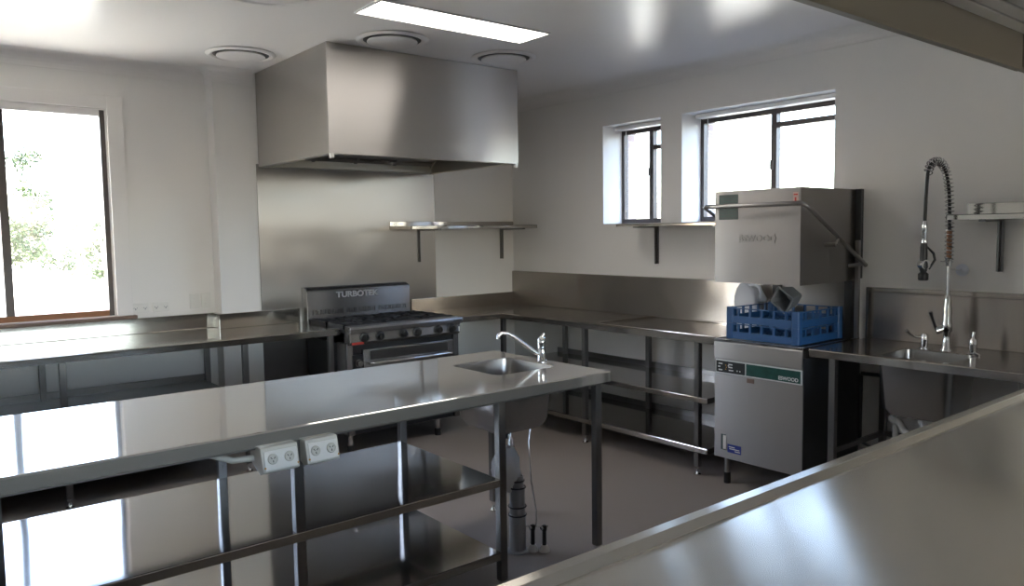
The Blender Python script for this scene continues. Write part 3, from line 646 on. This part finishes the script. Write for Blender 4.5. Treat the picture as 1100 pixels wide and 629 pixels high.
# control panel: slanted strip
cpn = part(MB().box(DX-.010, DX-.001, DY0+.004, DY1-.015, .682, .770), 'control_panel', 'label', dw, bevel=.002)
MB().box(DX-.0125, DX-.0095, -3.175, DY1-.022, .690, .763).build('display', 'black', cpn)
gp = MB().box(DX-.0125, DX-.0095, DY0+.012, -3.185, .690, .763).build('green_strip', 'green', cpn)
text('ESWOOD', .030, (DX-.013, -3.475, .708), (0, -1, 0), (0, 0, 1), 'label', gp, 'lettering', .0006, bold=.0008)
b = MB()
for (y, z, w_) in ((-2.995, .745, .03), (-2.985, .725, .018), (-2.995, .705, .03), (-3.07, .745, .03), (-3.07, .727, .03), (-3.075, .708, .035), (-3.055, .736, .008), (-3.12, .71, .008), (-3.14, .71, .008)):
    b.box(DX-.0135, DX-.012, y-w_/2, y+w_/2, z-.004, z+.004)
b.build('button_marks', 'label', cpn)
b = MB()
for (y, z) in ((-3.035, .738), (-3.035, .712), (-3.04, .725)): b.box(DX-.0137, DX-.012, y-.003, y+.003, z-.003, z+.003)
b.build('indicator', 'orange', cpn)
part(MB().box(DX-.004, DX+.001, -3.235, -3.185, .645, .672), 'badge', 'sill', dw)
part(MB().box(DX-.003, DX+.001, -3.030, -2.995, .185, .285), 'green_sticker', 'greend', dw)
part(MB().box(DX-.0045, DX-.002, -3.035, -3.012, .190, .280), 'white_sticker', 'label', dw)
bs = part(MB().box(DX-.003, DX+.001, -3.145, -3.045, .175, .228), 'blue_sticker', 'labelb', dw)
b = MB()
for z, a, c in ((.212, -3.10, -3.055), (.200, -3.135, -3.06), (.188, -3.14, -3.10)): b.box(DX-.0038, DX-.0028, c, a, z-.003, z+.003)
b.build('sticker_marks', 'label', bs)
for x in (DX+.06, -.12):
    for y in (DY0+.06, DY1-.06):
        l = part(MB().lathe((x, y, FZ), [(.019, 0), (.019, .18)], 16), 'leg', 'dw', dw)
        MB().lathe((x, y, FZ), [(.022, 0), (.022, .07), (.019, .072)], 16).build('foot', 'black', l)
# hood
hY0, hY1, hX, hXb, hz0, hz1 = -3.54, -2.945, -.725, -.10, 1.266, 1.838
b = MB(); tt = .012
b.box(hX, hX+tt, hY0, hY1, hz0, hz1).box(hXb-tt, hXb, hY0, hY1, hz0, hz1).box(hX+tt, hXb-tt, hY0, hY0+tt, hz0, hz1).box(hX+tt, hXb-tt, hY1-tt, hY1, hz0, hz1).box(hX+tt, hXb-tt, hY0+tt, hY1-tt, hz1-tt, hz1)
hod = part(b, 'wash_hood', 'dw', dw)
MB().box(hX-.002, hX+.001, -3.115, -2.975, 1.66, 1.815).build('instruction_label', 'greend', hod)
b = MB()
for k in range(7): b.box(hX-.0028, hX-.0018, -3.105, -2.99+(-.02 if k % 3 == 2 else 0), 1.68+k*.018, 1.684+k*.018)
b.build('label_lines', 'green', hod)
MB().box(hX-.002, hX+.001, -3.525, -3.490, 1.735, 1.81).build('warning_sticker', mat('sticker_pink', (.55, .38, .34, 1), .5), hod)
MB().box(hX-.003, hX-.0015, -3.512, -3.502, 1.745, 1.78).box(hX-.003, hX-.0015, -3.52, -3.495, 1.792, 1.800).build('warning_mark', 'red', hod)
b = MB(); fy0, fy1, fz0, fz1 = -3.375, -3.128, 1.512, 1.570
b.box(hX-.003, hX, fy0, fy1, fz0, fz0+.004).box(hX-.003, hX, fy0, fy1, fz1-.004, fz1).box(hX-.003, hX, fy0, fy0+.004, fz0, fz1).box(hX-.003, hX, fy1-.004, fy1, fz0, fz1); b.build('name_frame', 'dw', hod)
text('ESWOOD', .052, (hX-.001, -3.252, 1.541), (0, -1, 0), (0, 0, 1), 'dw', hod, 'raised_lettering', .003, bold=.0015, squeeze=1.15)
# back frame
b = MB()
for y in (-2.985, -3.50): b.box(-.095, -.055, y-.025, y+.025, .885, 1.30)
b.box(-.095, -.06, -3.575, -2.93, 1.28, 1.84); part(b, 'back_column', 'blackp', dw, bevel=.002)
b = MB(); b.box(-.056, -.034, -3.52, -2.965, .885, 1.28); part(b, 'rear_panel', 'dw', dw)
b = MB(); b.box(-.13, -.105, -3.585, -3.560, .905, 1.52); part(b, 'guide_post', 'dw', dw, bevel=.002)
# wrap-around handle
hpts = []
A1 = Vector((-.10, -2.895, 1.40)); A2 = Vector((-.72, -2.895, 1.72)); c1 = Vector((-.795, -2.93, 1.742)); c2 = Vector((-.80, -2.98, 1.742)); c3 = Vector((-.80, -3.53, 1.742)); c4 = Vector((-.79, -3.585, 1.742)); A3 = Vector((-.73, -3.61, 1.705)); A4 = Vector((-.10, -3.615, 1.365))
hb = part(MB().tube([A1, A1.lerp(A2, .5), A2, Vector((-.775, -2.905, 1.738)), c1, c2, c3, c4, Vector((-.765, -3.605, 1.725)), A3, A3.lerp(A4, .5), A4], .0135, 12), 'lift_handle', 'dw', dw)
for y, s in ((-3.57, -1), (-2.925, 1)):
    MB().tube([(-.45, y+.03*-s, 1.50), (-.45, y+.04*s, 1.50)], .014, 10).tube([(-.45, y+.04*s, 1.50), (-.43, y+.04*s, 1.54)], .010, 8).build('handle_bracket', 'dw', hb)
    MB().tube([(-.17, y+.03*-s, 1.36), (-.13, y+.045*s, 1.375)], .012, 10).build('handle_pivot', 'dw', hb)

# dish racks
def rack(z0, label):
    x0, x1, y0, y1 = -.675, -.175, -3.505, -3.005; H = .100
    t = thing('dish_rack', label, 'dish rack', ((x0+x1)/2, (y0+y1)/2, z0), 'blue dish racks on the dishwasher')
    b = MB(); w_ = .010
    def wall(ax, c, a0, a1, s):
        q = (lambda p, r, za, zb: b.box(min(c, c+s*w_), max(c, c+s*w_), p, r, za, zb)) if ax == 'x' else (lambda p, r, za, zb: b.box(p, r, min(c, c+s*w_), max(c, c+s*w_), za, zb))
        q(a0, a1, z0, z0+.046); q(a0, a1, z0+.090, z0+.096)
        n = 6
        for k in range(n+1):
            m_ = a0+(a1-a0)*k/n; q(max(a0, m_-.008), min(a1, m_+.008), z0+.046, z0+.090)
    wall('x', x0, y0, y1, 1); wall('x', x1, y0, y1, -1); wall('y', y0, x0, x1, 1); wall('y', y1, x0, x1, -1)
    part(b, 'rack_walls', 'blue', t)
    for cx in (x0, x1):
        for cy in (y0, y1):
            sx, sy = (1 if cx == x0 else -1), (1 if cy == y0 else -1)
            b = MB(); b.rings([rrect(cx+sx*.020, cy+sy*.020, .026, .026, .012, zz, 3) for zz in (z0, z0+H)], smooth=False); part(b, 'corner_post', 'blue', t)
    b = MB()
    for k in range(11):
        m_ = x0+.01+(x1-x0-.02)*k/10; b.box(m_-.003, m_+.003, y0+.01, y1-.01, z0+.004, z0+.010)
        m_ = y0+.01+(y1-y0-.02)*k/10; b.box(x0+.01, x1-.01, m_-.003, m_+.003, z0+.004, z0+.010)
    part(b, 'grid_base', 'blue', t)
    return t
rack(.9055, 'blue plastic dish rack, the lower of two stacked on the dishwasher')
rack(1.0065, 'blue plastic dish rack, the upper of two, holding a grey tub')
# grey tub tilted in the top rack
t = thing('cutlery_tub', 'small grey square tub tilted in the upper blue rack', 'tub', (-.43, -3.23, 1.10))
ang = .62
ax_r = Vector((0, math.cos(ang), math.sin(ang))).normalized(); ax_u = Vector((-.25, -math.sin(ang), math.cos(ang))).normalized()
nf_ = ax_r.cross(ax_u).normalized(); ax_u = nf_.cross(ax_r).normalized()
if nf_.x > 0: nf_ = -nf_
c = Vector((-.47, -3.270, 1.150)); s_ = .055
def sq(s, off, r=.014):
    out = []
    for (px, py, _) in rrect(0, 0, s, s, r, 0, 3): out.append(c+ax_r*px+ax_u*py+nf_*off)
    return out
part(MB().rings([sq(.048, -.11), sq(.062, 0), sq(.069, 0), sq(.069, .006), sq(.056, .006), sq(.052, -.01), sq(.042, -.104)], True, True, smooth=False), 'tub_body', 'tub', t)
# jug behind racks
t = thing('plastic_jug', 'milky white plastic jug behind the blue racks', 'jug', (-.15, -2.84, .9))
jx, jy = -.15, -2.82
b = MB(); hx_, hy_ = .075, .095
b.rings([rrect(jx, jy, hx_-.008, hy_-.008, .03, .902), rrect(jx, jy, hx_, hy_, .03, .92), rrect(jx, jy, hx_, hy_, .03, 1.12), rrect(jx, jy+.01, hx_*.8, hy_*.8, .03, 1.18), rrect(jx, jy+.035, .04, .04, .03, 1.215), rrect(jx, jy+.035, .022, .022, .02, 1.225), rrect(jx, jy+.035, .022, .022, .02, 1.25)])
part(b, 'jug_body', 'jug', t)
part(MB().tube([(jx-.02, jy+.01, 1.205), (jx-.02, jy-.045, 1.215), (jx-.02, jy-.085, 1.20), (jx-.02, jy-.10, 1.16), (jx-.02, jy-.094, 1.10)], .013, 10), 'jug_handle', 'jug', t)
part(MB().lathe((jx, jy+.035, 1.245), [(.026, 0), (.026, .02), (.022, .024)], 16), 'cap', 'blue', t)

# ------------------------------------------------------------------ wall shelves
def wallshelf(name, label, axis, a0, a1, depth, z, brs, ups=.045, lip=.028):
    """axis 'x': on the back wall (wall y=0); 'y': on the right wall (wall x=0). a0..a1 along the wall"""
    loc = ((a0+a1)/2, -depth/2, z) if axis == 'x' else (-depth/2, (a0+a1)/2, z)
    t = thing(name, label, 'shelf', loc)
    def bx(b, p0, p1, d0, d1, za, zb):
        if axis == 'x': b.box(p0, p1, -d1, -d0, za, zb)
        else: b.box(-d1, -d0, p0, p1, za, zb)
    b = MB(); bx(b, a0, a1, .002, depth, z-.003, z); bx(b, a0, a1, depth-.004, depth, z-lip, z); bx(b, a0, a0+.004, .002, depth, z-lip, z); bx(b, a1-.004, a1, .002, depth, z-lip, z)
    part(b, 'shelf_board', 'shelf', t)
    if ups: b = MB(); bx(b, a0, a1, .010, .022, z, z+ups); part(b, 'upstand', 'shelf', t, bevel=.002)
    for p in brs:
        b = MB(); bx(b, p-.017, p+.017, .002, .010, z-.32, z-lip); bx(b, p-.017, p+.017, .002, depth-.03, z-lip-.012, z-lip); bx(b, p-.003, p+.003, .002, .035, z-.32, z-lip)
        br = part(b, 'bracket', 'leg', t)
        for q in (z-.10, z-.29):
            scr = (MB().lathe((p+.008, -.010, q), [(.006, 0), (.004, .003)], 10, axis=(0, -1, 0)) if axis == 'x' else MB().lathe((-.010, p+.008, q), [(.006, 0), (.004, .003)], 10, axis=(-1, 0, 0))).build('screw', 'black', br)
wallshelf('wall_shelf', 'steel wall shelf on the back wall, right of the stove', 'x', -1.40, -.012, .38, 1.668, (-1.10, -.153), ups=.04)
wallshelf('wall_shelf', 'steel wall shelf under the two right-hand windows', 'y', -2.90, -1.68, .30, 1.652, (-1.85, -2.6), lip=.018, ups=0)
wallshelf('wall_shelf', 'steel wall shelf at the far right above the sink', 'y', -4.72, -4.16, .30, 1.662, (-4.33,), ups=.065)

# ------------------------------------------------------------------ ceiling fittings
t = thing('ceiling_light', 'long rectangular lit ceiling panel above the island', 'ceiling light', (-2.103, -2.10, CZ))
part(MB().box(-2.700, -1.506, -2.245, -1.96, CZ-.006, CZ-.001), 'diffuser', 'lamp', t)
b = MB(); X0, X1, Y0, Y1 = -2.71, -1.496, -2.255, -1.95
b.box(X0, X1, Y0, Y0+.010, CZ-.010, CZ-.0005).box(X0, X1, Y1-.010, Y1, CZ-.010, CZ-.0005).box(X0, X0+.010, Y0+.01, Y1-.01, CZ-.010, CZ-.0005).box(X1-.010, X1, Y0+.01, Y1-.01, CZ-.010, CZ-.0005)
part(b, 'frame', 'white', t)
def vent(x, y, r, label):
    t = thing('ceiling_vent', label, 'ceiling vent', (x, y, CZ), 'round ceiling vents')
    k = r/.2
    part(MB().lathe((x, y, CZ-.001), [(.185*k, 0), (.23*k, 0), (.235*k, -.004), (.215*k, -.016), (.195*k, -.014), (.185*k, -.004)], 48), 'outer_ring', 'ceil', t)
    part(MB().lathe((x, y, CZ-.0005), [(.188*k, 0), (.188*k, -.006)], 48), 'throat', 'black', t)
    part(MB().lathe((x, y, CZ-.008), [(.10*k, .006), (.160*k, -.004), (.163*k, -.012), (.145*k, -.017), (.02, -.017)], 48), 'disc', 'ceil', t)
vent(-2.22, -1.53, .2, 'round white ceiling vent between the hood and the light panel')
vent(-1.31, -1.54, .2, 'round white ceiling vent off the right front of the hood')
vent(-2.86, -.575, .2, 'round white ceiling vent left of the hood near the back wall')
vent(-3.27, -2.10, .28, 'large round ceiling vent cut off by the top of the picture')
